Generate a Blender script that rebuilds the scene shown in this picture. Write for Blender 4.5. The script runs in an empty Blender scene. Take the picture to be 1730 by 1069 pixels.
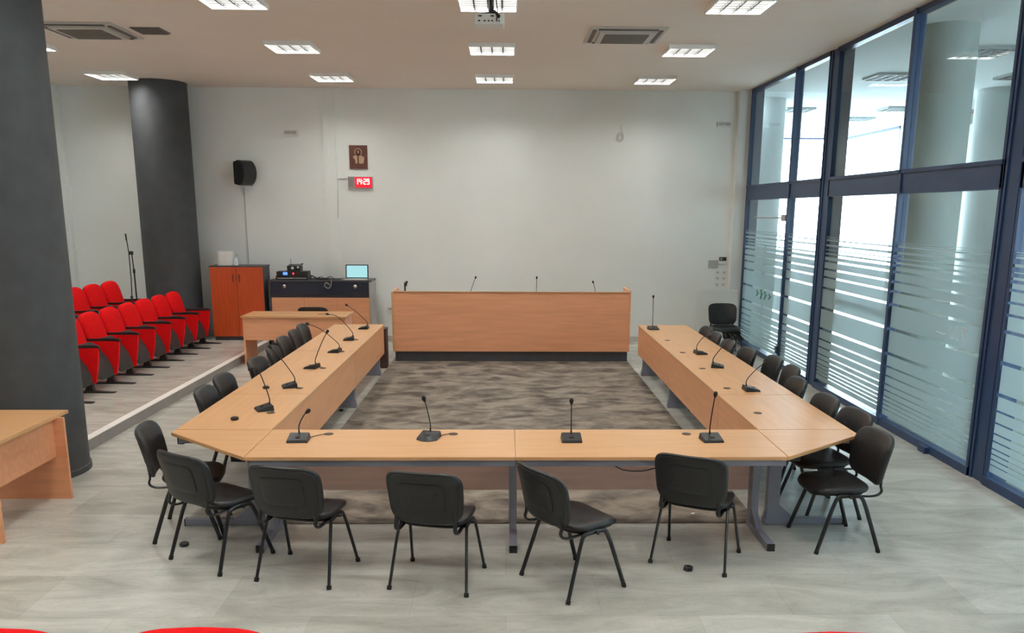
import bpy, bmesh, math, random
from mathutils import Vector, Matrix
random.seed(7)
PI = math.pi
scn = bpy.context.scene
C = scn.collection

# ------------------------------------------------------------------ camera
F_PX, PITCH, YAW, ROLL, CAM_H = 1416.5, 0.2094, 0.0204, 0.0052, 2.461
CX, CY = 882.9, 656.8
def cam_vec(x, d, up):
    cr, sr = math.cos(ROLL), math.sin(ROLL)
    Y = -up
    x, Y = x*cr + Y*sr, -x*sr + Y*cr
    up = -Y
    cp, sp, cy, sy = math.cos(PITCH), math.sin(PITCH), math.cos(YAW), math.sin(YAW)
    y = d*cp + up*sp; z = -d*sp + up*cp
    return Vector((x*cy + y*sy, -x*sy + y*cy, z))
ax, au, af = cam_vec(1, 0, 0), cam_vec(0, 0, 1), cam_vec(0, 1, 0)
cd = bpy.data.cameras.new('camera')
cam = bpy.data.objects.new('camera', cd); C.objects.link(cam)
cam.matrix_world = Matrix(((ax.x, au.x, -af.x, 0), (ax.y, au.y, -af.y, 0), (ax.z, au.z, -af.z, CAM_H), (0, 0, 0, 1)))
cd.sensor_width = 36; cd.lens = F_PX/1730*36
cd.shift_x = -(CX-865)/1730; cd.shift_y = (CY-534.5)/1730
cd.clip_start = 0.05; cd.clip_end = 300
scn.camera = cam

# ------------------------------------------------------------------ light and exposure
SKY = 9.0
TUBE = 16.0
w = bpy.data.worlds.new('world'); scn.world = w; w.use_nodes = True
bgn = w.node_tree.nodes['Background']
bgn.inputs[0].default_value = (0.74, 0.86, 1.0, 1); bgn.inputs[1].default_value = SKY
scn.view_settings.view_transform = 'Standard'; scn.view_settings.look = 'None'
scn.view_settings.gamma = 1; scn.view_settings.exposure = 1.42
scn.view_settings.use_curve_mapping = False
scn.cycles.use_denoising = True
scn.cycles.max_bounces = 9; scn.cycles.diffuse_bounces = 5; scn.cycles.transparent_max_bounces = 24
scn.cycles.sample_clamp_indirect = 6; scn.cycles.caustics_reflective = False; scn.cycles.caustics_refractive = False
scn.cycles.use_light_tree = True

# ------------------------------------------------------------------ materials
MATS = {}
def mat(name, col=(0.5,0.5,0.5), rough=0.5, metal=0.0, emit=None, es=0, spec=0.5, sheen=0, var=0, vs=8.0, stretch=(1,1,1), bump=0, bs=200):
    m = bpy.data.materials.new(name); m.use_nodes = True
    nt = m.node_tree; p = nt.nodes['Principled BSDF']
    p.inputs['Base Color'].default_value = (*col, 1); p.inputs['Roughness'].default_value = rough
    p.inputs['Metallic'].default_value = metal; p.inputs['Specular IOR Level'].default_value = spec
    if sheen:
        p.inputs['Sheen Weight'].default_value = sheen
    if emit:
        p.inputs['Emission Color'].default_value = (*emit, 1); p.inputs['Emission Strength'].default_value = es
    tc = mp = None
    if var or bump:
        tc = nt.nodes.new('ShaderNodeTexCoord'); mp = nt.nodes.new('ShaderNodeMapping')
        mp.inputs['Scale'].default_value = stretch
        nt.links.new(tc.outputs['Object'], mp.inputs[0])
    if var:
        n = nt.nodes.new('ShaderNodeTexNoise'); n.inputs['Scale'].default_value = vs; n.inputs['Detail'].default_value = 6
        nt.links.new(mp.outputs[0], n.inputs['Vector'])
        r = nt.nodes.new('ShaderNodeValToRGB')
        r.color_ramp.elements[0].position = 0.3; r.color_ramp.elements[1].position = 0.7
        r.color_ramp.elements[0].color = (*[c*(1-var) for c in col], 1)
        r.color_ramp.elements[1].color = (*[min(1, c*(1+var)) for c in col], 1)
        nt.links.new(n.outputs['Fac'], r.inputs[0]); nt.links.new(r.outputs[0], p.inputs['Base Color'])
    if bump:
        n2 = nt.nodes.new('ShaderNodeTexNoise'); n2.inputs['Scale'].default_value = bs; n2.inputs['Detail'].default_value = 3
        nt.links.new(mp.outputs[0], n2.inputs['Vector'])
        b = nt.nodes.new('ShaderNodeBump'); b.inputs['Strength'].default_value = bump; b.inputs['Distance'].default_value = 0.002
        nt.links.new(n2.outputs['Fac'], b.inputs['Height']); nt.links.new(b.outputs[0], p.inputs['Normal'])
    MATS[name] = m
    return m

M_wall = mat('white_plaster', (0.80,0.81,0.775), 0.85, var=0.02, vs=1.5, bump=0.15, bs=60)
M_ceil = mat('ceiling_paint', (0.83,0.735,0.66), 0.9, var=0.02, vs=1)
M_lobby = mat('lobby_paint', (0.74,0.77,0.77), 0.85, var=0.02, vs=1)
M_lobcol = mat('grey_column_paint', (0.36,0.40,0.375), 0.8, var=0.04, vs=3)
M_colm = mat('charcoal_textured_paint', (0.062,0.064,0.067), 0.75, var=0.12, vs=5, bump=0.5, bs=70)
M_steel = mat('flare_tinted_blue_grey_paint', (0.024,0.052,0.125), 0.38, var=0.1, vs=4)  # slate blue-grey paint, with the lens flare's blue put into the colour
M_wood = mat('beech_laminate', (0.66,0.357,0.163), 0.32, var=0.07, vs=3.0, stretch=(0.6,7,7))
M_woody = mat('beech_laminate_lengthwise', (0.66,0.357,0.163), 0.32, var=0.07, vs=3.0, stretch=(7,0.6,7))
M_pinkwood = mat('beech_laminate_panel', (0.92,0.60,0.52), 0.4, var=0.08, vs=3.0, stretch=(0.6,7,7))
M_panel = mat('beech_upright_panel', (0.80,0.365,0.19), 0.38, var=0.07, vs=3.0, stretch=(0.6,7,7))
M_panely = mat('beech_upright_panel_lengthwise', (0.76,0.375,0.19), 0.38, var=0.07, vs=3.0, stretch=(7,0.6,7))
M_woodedge = mat('beech_edge_band', (0.50,0.27,0.13), 0.45, var=0.08, vs=12, stretch=(0.6,0.6,7))
M_grey = mat('grey_steel_paint', (0.27,0.27,0.33), 0.4, metal=0.2, var=0.05)
M_black = mat('black_plastic', (0.013,0.013,0.014), 0.42)
M_leather = mat('black_leatherette', (0.014,0.014,0.015), 0.36, bump=0.4, bs=260)
M_tube = mat('black_tube_enamel', (0.010,0.010,0.011), 0.28)
M_rubber = mat('black_rubber', (0.012,0.012,0.012), 0.8)
M_red = mat('red_velour', (0.80,0.006,0.008), 0.85, spec=0.15, var=0.08, vs=30)
M_shell = mat('charcoal_seat_shell', (0.032,0.029,0.028), 0.6, var=0.1, vs=10)
M_arm = mat('dark_brown_armrest', (0.028,0.018,0.016), 0.45)
M_ped = mat('black_cast_pedestal', (0.018,0.015,0.016), 0.5)
M_cherry = mat('cherry_laminate', (0.58,0.082,0.020), 0.35, var=0.12, vs=4, stretch=(7,7,0.6))
M_charc = mat('charcoal_laminate', (0.055,0.055,0.062), 0.45, var=0.1, vs=8)
M_navy = mat('dark_glossy_drawer', (0.028,0.035,0.055), 0.18)
M_chrome = mat('brushed_chrome', (0.7,0.7,0.7), 0.25, metal=1.0)
M_white = mat('white_plastic', (0.75,0.74,0.70), 0.45)
M_offw = mat('off_white_enamel', (0.55,0.52,0.47), 0.5)
M_ltgrey = mat('light_grey_plastic', (0.42,0.40,0.38), 0.5)
M_slot = mat('grey_brown_grille_slats', (0.22,0.19,0.165), 0.7)  # even grey-brown for the intake grilles and the lobby duct
M_slotd = mat('brown_grille', (0.16,0.13,0.12), 0.7)
M_screen = mat('laptop_screen_glow', (0.02,0.02,0.02), 0.4, emit=(0.45,0.86,0.90), es=0.33)
M_led = mat('red_led_segments', (0.5,0.02,0.02), 0.4, emit=(1.0,0.30,0.26), es=4)
M_ledbg = mat('red_led_window', (0.35,0.01,0.015), 0.3, emit=(0.9,0.02,0.04), es=0.3)
M_blued = mat('blue_display_glow', (0.02,0.05,0.2), 0.4, emit=(0.08,0.22,1.0), es=0.8)
M_redd = mat('red_indicator_glow', (0.2,0.01,0.01), 0.4, emit=(0.9,0.03,0.05), es=1.0)
M_tubeE = mat('fluorescent_glow', (1,1,1), 0.5, emit=(0.98,0.985,0.95), es=TUBE)
M_louv = mat('white_louvre', (0.85,0.83,0.80), 0.3)
M_slat = mat('satin_louvre_slats', (0.028,0.027,0.025), 0.6)
M_louvoff = mat('grey_louvre_unlit', (0.40,0.42,0.42), 0.4)
M_brownp = mat('brown_wood_plaque', (0.13,0.045,0.03), 0.5, var=0.15, vs=20)
M_plaqueF = mat('pale_plaque_relief', (0.50,0.33,0.20), 0.6, var=0.15, vs=60)
M_plaqueD = mat('dark_plaque_paint', (0.05,0.015,0.012), 0.6)
M_skinp = mat('tan_plaque_paint', (0.36,0.18,0.11), 0.6)
M_green = mat('green_sticker', (0.02,0.22,0.13), 0.6)
M_cable = mat('black_cable', (0.012,0.012,0.012), 0.6)
M_cablew = mat('pale_cable', (0.55,0.52,0.48), 0.6)
M_bin = mat('dark_brown_bin', (0.05,0.018,0.014), 0.5)
M_hub = mat('grommet_plastic', (0.06,0.035,0.022), 0.5)
M_ext = mat('pale_paving', (0.5,0.5,0.5), 0.9)
M_clear = mat('bottle_plastic', (0.72,0.76,0.80), 0.2)

def nodes_of(m):
    return m.node_tree, m.node_tree.nodes, m.node_tree.links
# marble floor: tiles with per-tile tone, streaky veins, thin joints
M_floor = bpy.data.materials.new('pale_marble_tiles'); M_floor.use_nodes = True
nt, N, L = nodes_of(M_floor); p = N['Principled BSDF']
tc = N.new('ShaderNodeTexCoord')
mp = N.new('ShaderNodeMapping'); mp.inputs['Scale'].default_value = (1,1,1); L.new(tc.outputs['Object'], mp.inputs[0])
br = N.new('ShaderNodeTexBrick'); br.inputs['Scale'].default_value = 1.0
br.inputs['Brick Width'].default_value = 1.2; br.inputs['Row Height'].default_value = 0.6
br.inputs['Mortar Size'].default_value = 0.0016; br.inputs['Bias'].default_value = 0
br.inputs['Color1'].default_value = (0.49,0.48,0.43,1); br.inputs['Color2'].default_value = (0.58,0.575,0.525,1)
br.inputs['Mortar'].default_value = (0.42,0.41,0.375,1)
L.new(mp.outputs[0], br.inputs['Vector'])
mp2 = N.new('ShaderNodeMapping'); mp2.inputs['Scale'].default_value = (0.7,2.2,1); mp2.inputs['Rotation'].default_value = (0,0,0.35)
L.new(tc.outputs['Object'], mp2.inputs[0])
n1 = N.new('ShaderNodeTexNoise'); n1.inputs['Scale'].default_value = 1.6; n1.inputs['Detail'].default_value = 9
n1.inputs['Roughness'].default_value = 0.62; n1.inputs['Distortion'].default_value = 1.2
L.new(mp2.outputs[0], n1.inputs['Vector'])
rp = N.new('ShaderNodeValToRGB'); e = rp.color_ramp.elements
e[0].position = 0.30; e[0].color = (0.70,0.69,0.67,1); e[1].position = 0.66; e[1].color = (1.06,1.05,1.04,1)
L.new(n1.outputs['Fac'], rp.inputs[0])
mx = N.new('ShaderNodeMix'); mx.data_type = 'RGBA'; mx.blend_type = 'MULTIPLY'; mx.inputs[0].default_value = 1
L.new(br.outputs['Color'], mx.inputs[6]); L.new(rp.outputs[0], mx.inputs[7])
n3 = N.new('ShaderNodeTexNoise'); n3.inputs['Scale'].default_value = 5; n3.inputs['Detail'].default_value = 8; n3.inputs['Distortion'].default_value = 3
L.new(mp2.outputs[0], n3.inputs['Vector'])
rp3 = N.new('ShaderNodeValToRGB'); e = rp3.color_ramp.elements
e[0].position = 0.485; e[0].color = (1,1,1,1); e[1].position = 0.515; e[1].color = (1,1,1,1)
el = rp3.color_ramp.elements.new(0.5); el.color = (0.80,0.79,0.78,1)
L.new(n3.outputs['Fac'], rp3.inputs[0])
mx2 = N.new('ShaderNodeMix'); mx2.data_type = 'RGBA'; mx2.blend_type = 'MULTIPLY'; mx2.inputs[0].default_value = 0.8
L.new(mx.outputs[2], mx2.inputs[6]); L.new(rp3.outputs[0], mx2.inputs[7])
L.new(mx2.outputs[2], p.inputs['Base Color'])
p.inputs['Roughness'].default_value = 0.24; p.inputs['Specular IOR Level'].default_value = 0.35

# carpet: grey brown camouflage streaks running across
M_carpet = bpy.data.materials.new('mottled_taupe_carpet'); M_carpet.use_nodes = True
nt, N, L = nodes_of(M_carpet); p = N['Principled BSDF']
tc = N.new('ShaderNodeTexCoord'); mp = N.new('ShaderNodeMapping'); mp.inputs['Scale'].default_value = (1.25,1.9,1)
L.new(tc.outputs['Object'], mp.inputs[0])
n1 = N.new('ShaderNodeTexNoise'); n1.inputs['Scale'].default_value = 2.1; n1.inputs['Detail'].default_value = 5; n1.inputs['Roughness'].default_value = 0.6
n1.inputs['Distortion'].default_value = 0.5
L.new(mp.outputs[0], n1.inputs['Vector'])
rp = N.new('ShaderNodeValToRGB'); e = rp.color_ramp.elements
e[0].position = 0.36; e[0].color = (0.105,0.085,0.072,1); e[1].position = 0.62; e[1].color = (0.29,0.25,0.205,1)
L.new(n1.outputs['Fac'], rp.inputs[0]); L.new(rp.outputs[0], p.inputs['Base Color'])
p.inputs['Roughness'].default_value = 0.95; p.inputs['Specular IOR Level'].default_value = 0.1
n2 = N.new('ShaderNodeTexNoise'); n2.inputs['Scale'].default_value = 300; L.new(tc.outputs['Object'], n2.inputs['Vector'])
b = N.new('ShaderNodeBump'); b.inputs['Strength'].default_value = 0.5; b.inputs['Distance'].default_value = 0.004
L.new(n2.outputs['Fac'], b.inputs['Height']); L.new(b.outputs[0], p.inputs['Normal'])

# thin clear glass, slightly green
M_glass = bpy.data.materials.new('tinted_glass'); M_glass.use_nodes = True
nt, N, L = nodes_of(M_glass); N.remove(N['Principled BSDF'])
out = N['Material Output']; t = N.new('ShaderNodeBsdfTransparent'); t.inputs[0].default_value = (0.86,0.93,0.92,1)
g = N.new('ShaderNodeBsdfGlossy'); g.inputs['Roughness'].default_value = 0.01
fr = N.new('ShaderNodeFresnel'); fr.inputs['IOR'].default_value = 1.45
geo = N.new('ShaderNodeNewGeometry'); io = N.new('ShaderNodeMix'); io.data_type = 'FLOAT'
io.inputs[2].default_value = 1.45; io.inputs[3].default_value = 1/1.45
L.new(geo.outputs['Backfacing'], io.inputs[0]); L.new(io.outputs[0], fr.inputs['IOR'])
ms = N.new('ShaderNodeMixShader'); L.new(fr.outputs[0], ms.inputs[0]); L.new(t.outputs[0], ms.inputs[1]); L.new(g.outputs[0], ms.inputs[2])
L.new(ms.outputs[0], out.inputs['Surface'])
# frosted film
M_film = bpy.data.materials.new('frosted_film'); M_film.use_nodes = True
nt, N, L = nodes_of(M_film); N.remove(N['Principled BSDF'])
out = N['Material Output']
t = N.new('ShaderNodeBsdfTransparent'); t.inputs[0].default_value = (0.80,0.86,0.86,1)
tl = N.new('ShaderNodeBsdfTranslucent'); tl.inputs[0].default_value = (0.55,0.62,0.64,1)
df = N.new('ShaderNodeBsdfDiffuse'); df.inputs[0].default_value = (0.5,0.58,0.56,1)
m1 = N.new('ShaderNodeMixShader'); m1.inputs[0].default_value = 0.45; L.new(tl.outputs[0], m1.inputs[1]); L.new(df.outputs[0], m1.inputs[2])
m2 = N.new('ShaderNodeMixShader'); m2.inputs[0].default_value = 0.80; L.new(t.outputs[0], m2.inputs[1]); L.new(m1.outputs[0], m2.inputs[2])
L.new(m2.outputs[0], out.inputs['Surface'])

# ------------------------------------------------------------------ mesh helpers
def nb(): return bmesh.new()
def box(bm, x0, x1, y0, y1, z0, z1, bev=0):
    v = [bm.verts.new(q) for q in ((x0,y0,z0),(x1,y0,z0),(x1,y1,z0),(x0,y1,z0),(x0,y0,z1),(x1,y0,z1),(x1,y1,z1),(x0,y1,z1))]
    fs = [bm.faces.new([v[i] for i in f]) for f in ((0,3,2,1),(4,5,6,7),(0,1,5,4),(1,2,6,5),(2,3,7,6),(3,0,4,7))]
    if bev:
        es = list({e for f in fs for e in f.edges})
        bmesh.ops.bevel(bm, geom=es, offset=bev, segments=2, affect='EDGES', profile=0.7)
    return bm
def obox(bm, cx, cy, cz, sx, sy, sz, rz=0, rx=0, bev=0):
    b2 = nb(); box(b2, -sx/2, sx/2, -sy/2, sy/2, -sz/2, sz/2, bev)
    b2.transform(Matrix.Translation((cx,cy,cz)) @ Matrix.Rotation(rz,4,'Z') @ Matrix.Rotation(rx,4,'X'))
    merge(bm, b2); return bm
def merge(bm, b2):
    me = bpy.data.meshes.new('tmp'); b2.to_mesh(me); b2.free(); bm.from_mesh(me); bpy.data.meshes.remove(me)
def prism(bm, pts, axis, a, b):
    """extrude polygon pts along axis from a to b; axis 'x': pts=(y,z); 'y': pts=(x,z); 'z': pts=(x,y)"""
    mk = {'x': lambda p,t: (t,p[0],p[1]), 'y': lambda p,t: (p[0],t,p[1]), 'z': lambda p,t: (p[0],p[1],t)}[axis]
    A = [bm.verts.new(mk(p,a)) for p in pts]; B = [bm.verts.new(mk(p,b)) for p in pts]
    n = len(pts); bm.faces.new(A); bm.faces.new(B[::-1])
    for i in range(n): bm.faces.new((A[i],B[i],B[(i+1)%n],A[(i+1)%n]))
    bmesh.ops.recalc_face_normals(bm, faces=bm.faces[:]); return bm
def tube(bm, pts, r, n=10, oval=None):
    """tube through points; r scalar or list; oval=(a,b) scales in the frame"""
    P = [Vector(q) for q in pts]; R = r if isinstance(r,(list,tuple)) else [r]*len(P)
    rings = []; up = None
    for i,q in enumerate(P):
        d = (P[min(i+1,len(P)-1)]-P[max(i-1,0)]).normalized()
        if up is None:
            up = Vector((0,0,1)) if abs(d.z) < 0.9 else Vector((0,1,0))
        s = d.cross(up)
        if s.length < 1e-4: s = d.cross(Vector((1,0,0)))
        s.normalize(); up = s.cross(d).normalized()
        oa, ob = oval or (1,1)
        rings.append([bm.verts.new(q + (s*math.cos(a)*oa + up*math.sin(a)*ob)*R[i]) for a in [2*PI*k/n for k in range(n)]])
    for a,b in zip(rings, rings[1:]):
        for k in range(n): bm.faces.new((a[k],a[(k+1)%n],b[(k+1)%n],b[k]))
    bm.faces.new(rings[0][::-1]); bm.faces.new(rings[-1]); return bm
def smooth_path(pts, k=6):
    P = [Vector(q) for q in pts]; P = [2*P[0]-P[1]] + P + [2*P[-1]-P[-2]]; out = []
    for i in range(1, len(P)-2):
        for j in range(k):
            t = j/k; a,b,c,d = P[i-1],P[i],P[i+1],P[i+2]
            out.append(0.5*((2*b)+(c-a)*t+(2*a-5*b+4*c-d)*t*t+(3*b-a-3*c+d)*t*t*t))
    out.append(P[-2]); return out
def lathe(bm, prof, n=24, cx=0, cy=0, z0=0):
    rings = [[bm.verts.new((cx+r*math.cos(2*PI*k/n), cy+r*math.sin(2*PI*k/n), z0+z)) for k in range(n)] for r,z in prof]
    for a,b in zip(rings, rings[1:]):
        for k in range(n): bm.faces.new((a[k],a[(k+1)%n],b[(k+1)%n],b[k]))
    bm.faces.new(rings[0][::-1]); bm.faces.new(rings[-1]); return bm
def pad(bm, w, h, t, ex=4.5, deform=None, n=44, rnd=0.35, puff=0.0, taper=0.0):
    """cushion: superellipse outline in (u,v), thickness in t direction; deform maps (u,v,s)->xyz"""
    def ring(sc, s):
        vs = []
        for k in range(n):
            a = 2*PI*k/n; c, s_ = math.cos(a), math.sin(a)
            u = math.copysign(abs(c)**(2/ex), c)*w/2; v = math.copysign(abs(s_)**(2/ex), s_)*h/2
            u *= 1 + taper*(v/(h/2))
            inset = (1-sc)
            u2 = u - math.copysign(min(abs(u), inset), u)*abs(u)/(w/2+1e-9) if sc<1 else u
            v2 = v - math.copysign(min(abs(v), inset), v)*abs(v)/(h/2+1e-9) if sc<1 else v
            vs.append(bm.verts.new(deform(u2, v2, s)))
        return vs
    r = t*rnd
    L_ = [(1-min(w,h)*0.36, -t/2-puff), (1-min(w,h)*0.18, -t/2-puff*0.75), (1-r*1.2, -t/2), (1-r*0.35, -t/2+r*0.35), (1, -t/2+r*1.1), (1, t/2-r*1.1), (1-r*0.35, t/2-r*0.35), (1-r*1.2, t/2), (1-min(w,h)*0.18, t/2+puff*0.75), (1-min(w,h)*0.36, t/2+puff)]
    rings = [ring(*q) for q in L_]
    for a,b in zip(rings, rings[1:]):
        for k in range(n): bm.faces.new((a[k],a[(k+1)%n],b[(k+1)%n],b[k]))
    bm.faces.new(rings[0][::-1]); bm.faces.new(rings[-1])
    bmesh.ops.recalc_face_normals(bm, faces=bm.faces[:]); return bm

def tag(o, label=None, cat=None, group=None, kind=None):
    if label: o['label'] = label
    if cat: o['category'] = cat
    if group: o['group'] = group
    if kind: o['kind'] = kind
    return o
def obj(name, bm, m, parent=None, smooth=False, label=None):
    me = bpy.data.meshes.new(name); bm.normal_update(); bm.to_mesh(me); bm.free()
    for x in (m if isinstance(m, list) else [m]): me.materials.append(x)
    if smooth:
        me.polygons.foreach_set('use_smooth', [True]*len(me.polygons))
        try: me.set_sharp_from_angle(angle=math.radians(48))
        except Exception: pass
    o = bpy.data.objects.new(name, me); C.objects.link(o)
    if parent: o.parent = parent
    if label: o['label'] = label
    return o
def thing(name, label, cat, loc=(0,0,0), rz=0, group=None, kind=None):
    o = bpy.data.objects.new(name, None); C.objects.link(o); o.empty_display_size = 0.1
    o.location = loc; o.rotation_euler = (0,0,rz)
    return tag(o, label, cat, group, kind)
def dup(root, loc, rz, label=None, group=None):
    r = root.copy(); C.objects.link(r); r.location = loc; r.rotation_euler = (0,0,rz)
    if label: r['label'] = label
    if group: r['group'] = group
    for ch in list(root.children):
        c = ch.copy(); C.objects.link(c); c.parent = r
        for g_ in list(ch.children):
            d = g_.copy(); C.objects.link(d); d.parent = c
    return r
def struct(name, bm, m, label, cat, smooth=False):
    return tag(obj(name, bm, m, None, smooth), label, cat, kind='structure')

H = 4.61       # ceiling height
XW = 4.455     # glass wall
YB = 16.0      # back wall
XL = -8.3
YR = -3.2
PLAT = 0.124

# ------------------------------------------------------------------ room shell
struct('floor', box(nb(), XL-0.2, 9.6, YR-0.2, 24.6, -0.2, 0), M_floor, 'pale marble tile floor across the hall and the lobby beyond the glass', 'floor')
struct('wall_back', box(nb(), XL-0.2, XW+0.1, YB, YB+0.2, 0, H), M_wall, 'plain white back wall behind the panel bench', 'wall')
struct('wall_left', box(nb(), XL-0.2, XL, YR, YB, 0, H), M_wall, 'white side wall at the far left beyond the red seats', 'wall')
struct('wall_rear', box(nb(), XL-0.2, 9.2, YR-0.2, YR, 0, H), M_wall, 'white wall at the rear of the hall behind the camera', 'wall')
struct('ceiling', box(nb(), XL-0.2, XW+0.25, YR-0.2, YB+0.2, H, H+0.2), M_ceil, 'beige plaster ceiling with recessed square lights', 'ceiling')
b_ = nb(); box(b_, -8.20, -8.02, 15.86, 16, 0, H); struct('trim_1', b_, M_wall, 'slim white pilaster in the far left corner of the back wall', 'pilaster')
b_ = nb(); box(b_, 4.23, 4.44, 15.84, 16, 0, H); struct('trim_2', b_, M_wall, 'slim white pilaster where the back wall meets the glass', 'pilaster')
b_ = nb(); box(b_, -3.34, -3.28, 15.965, 16, 0, H); box(b_, -3.17, -3.11, 15.965, 16, 0, H); box(b_, -3.28, -3.17, 15.985, 16, 0, H)
struct('trim_3', b_, M_wall, 'vertical white cable duct up the back wall left of the plaque', 'duct')
b_ = nb(); box(b_, -4.3, -1.6, 15.97, 16, 0, 0.10); box(b_, 2.0, 4.23, 15.97, 16, 0, 0.10)
struct('baseboard_back', b_, M_offw, 'low pale skirting along the foot of the back wall', 'skirting')
# raised seating platform with a pale nosing
pl = thing('platform', 'low raised marble platform carrying the red theatre seats', 'platform', kind='structure')
obj('platform_slab', box(nb(), XL, -4.40, 7.6, YB, 0, PLAT), M_floor, pl)
b_ = nb(); box(b_, -4.40, -4.312, 7.6, 15.2, 0.0, PLAT-0.004)
obj('platform_riser', b_, mat('shaded_marble_riser', (0.27,0.262,0.25), 0.4, var=0.08, vs=3), pl)  # riser's shade put into a darker marble colour
b_ = nb(); box(b_, -4.40, -4.305, 7.6, 15.2, PLAT-0.004, PLAT+0.004)
obj('step_nosing', b_, mat('pale_marble_nosing', (0.86,0.83,0.77), 0.35, var=0.03, vs=4), pl, label='pale nosing strip along the platform edge')
struct('platform', box(nb(), XL, -6.08, 7.6, YB, PLAT, 0.335), M_floor, 'second seating step under the rear row of red seats', 'platform')
struct('platform', box(nb(), XL, 3.2, YR, 3.05, 0, 0.355), M_floor, 'raised seating step under the nearest red seats at the bottom edge', 'platform')

# columns
def column(x, y, r, m, label, z0=0, curb=False):
    bm = nb(); lathe(bm, [(r,0),(r,H-z0)], 64, x, y, z0)
    if curb: lathe(bm, [(r+0.015,0),(r+0.015,0.05),(r,0.06)], 64, x, y, z0)
    return struct('column', bm, m, label, 'column', smooth=True)
column(-4.49, 7.76, 0.47, M_colm, 'thick charcoal round column nearest the camera at the left edge', 0, True)
column(-6.06, 15.49, 0.475, M_colm, 'charcoal round column against the back wall behind the red seats', PLAT)

# ------------------------------------------------------------------ glass wall
POSTS = [(15.74,15.98), (11.75,12.02), (7.34,7.61), (2.93,3.20), (-1.48,-1.21)]
PL_ = ['blue steel post at the corner by the back wall', 'thick blue steel post between the first and second glass bays', 'dark steel post right of the large glass bay, near the right edge', 'dark steel post beyond the right edge of the view', 'dark steel post at the rear of the glass wall']
for i,(a,b) in enumerate(POSTS):
    bm = nb(); box(bm, 4.44, 4.64, a, b, 0, H, 0.004)
    box(bm, 4.425, 4.44, a+0.02, a+0.05, 0, H); box(bm, 4.425, 4.44, b-0.05, b-0.02, 0, H)
    struct('trim_%d' % (i+4), bm, M_steel, PL_[i], 'post')
GAPS = [2.05,1.98,1.93,1.875,1.80,1.69,1.58,1.43,1.15,0.86,0.71,0.60,0.50,0.43,0.36,0.31,0.26,0.21]
GW =   [.045,.040,.035,.030,.026,.024,.024,.030,.036,.034,.020,.018,.016,.015,.014,.013,.012,.011]
def film(y0, y1):
    bm = nb(); x = XW-0.012
    lo = 0.14; cuts = sorted([(z-g/2, z+g/2) for z,g in zip(GAPS,GW)])
    for a,b in cuts:
        if a > lo: box(bm, x-0.0015, x, y0, y1, lo, a)
        lo = b
    box(bm, x-0.0015, x, y0, y1, lo, lo+0.018)
    for z in (2.10, 2.125): box(bm, x-0.0015, x, y0, y1, z, z+0.007)
    return bm
def bay(idx, y0, y1, mull, label, door=False):
    t = thing('window_%d' % idx, label, 'window', kind='structure')
    bm = nb()
    box(bm, 4.41, 4.52, y0, y1, 0, 0.085, 0.003); box(bm, 4.42, 4.55, y0, y1, 2.67, 2.93, 0.004)
    box(bm, 4.40, 4.42, y0, y1, 2.89, 2.93, 0.003); box(bm, 4.42, 4.52, y0, y1, 4.545, H)
    for m in mull: box(bm, 4.40, 4.52, m-0.03, m+0.03, 0, H, 0.003)
    box(bm, 4.42, 4.52, y0, y0+0.04, 0, H); box(bm, 4.42, 4.52, y1-0.04, y1, 0, H)
    obj('window_frame', bm, M_steel, t)
    ys = [y0+0.04]+[q for m in mull for q in (m-0.03, m+0.03)]+[y1-0.04]
    for k in range(0, len(ys), 2):
        a,b = ys[k], ys[k+1]
        obj('pane', box(nb(), XW-0.004, XW+0.004, a, b, 2.93, 4.545), M_glass, t, label='upper clear pane')
        pn = obj('pane', box(nb(), XW-0.004, XW+0.004, a, b, 0.085, 2.67), M_glass, t, label='lower pane with frosted stripes')
        obj('frosted_film', film(a, b), M_film, pn)
    return t
b1 = bay(1, 12.02, 15.74, [13.35], 'narrow glass bay with a glass door, next to the back wall')
b2 = bay(2, 7.61, 11.75, [9.58], 'wide glass bay between the two tall steel posts')
b3 = bay(3, 3.20, 7.34, [5.2], 'glass bay cut by the right edge of the view')
b4 = bay(4, -1.21, 2.93, [0.8], 'glass bay behind the right edge, out of view')
b5 = bay(5, -3.2, -1.48, [], 'rearmost glass bay of the glazed wall')
# door closer arm and lock on the glass door
bm = nb(); tube(bm, [(4.41,15.1,2.36),(4.41,13.45,2.37)], 0.012); box(bm, 4.395,4.44,13.40,13.60,2.32,2.42,0.006)
obj('door_closer', bm, M_ltgrey, b1, label='slim door closer arm across the door head')
bm = nb(); box(bm, 4.37,4.41,13.30,13.40,0.22,0.34,0.01); box(bm,4.375,4.41,13.34,13.44,0.28,0.31)
obj('door_bolt', bm, M_black, b1)
bm = nb()
for k,yy in enumerate((14.75,14.52,14.30,14.05)):
    hgt = (0.10,0.16,0.13,0.08)[k]
    tube(bm, smooth_path([(XW-0.02,yy+0.03,1.06-hgt/2),(XW-0.02,yy-0.02,1.06),(XW-0.02,yy+0.03,1.06+hgt/2)]), 0.010, 6)
    tube(bm, [(XW-0.02,yy-0.02,1.06),(XW-0.02,yy-0.10,1.07)], 0.008, 6)
obj('sticker', bm, M_green, b1, label='green leaf-like decals on the door glass')
bm = nb(); box(bm, XW-0.008, XW+0.008, 14.50, 14.525, 0.085, 1.9)
obj('door_joint', bm, M_ltgrey, b1)
bm = nb(); box(bm, 4.36, 4.42, 8.33, 8.48, 0, 0.07, 0.006); obj('floor_stop', bm, M_steel, b2)
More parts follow.
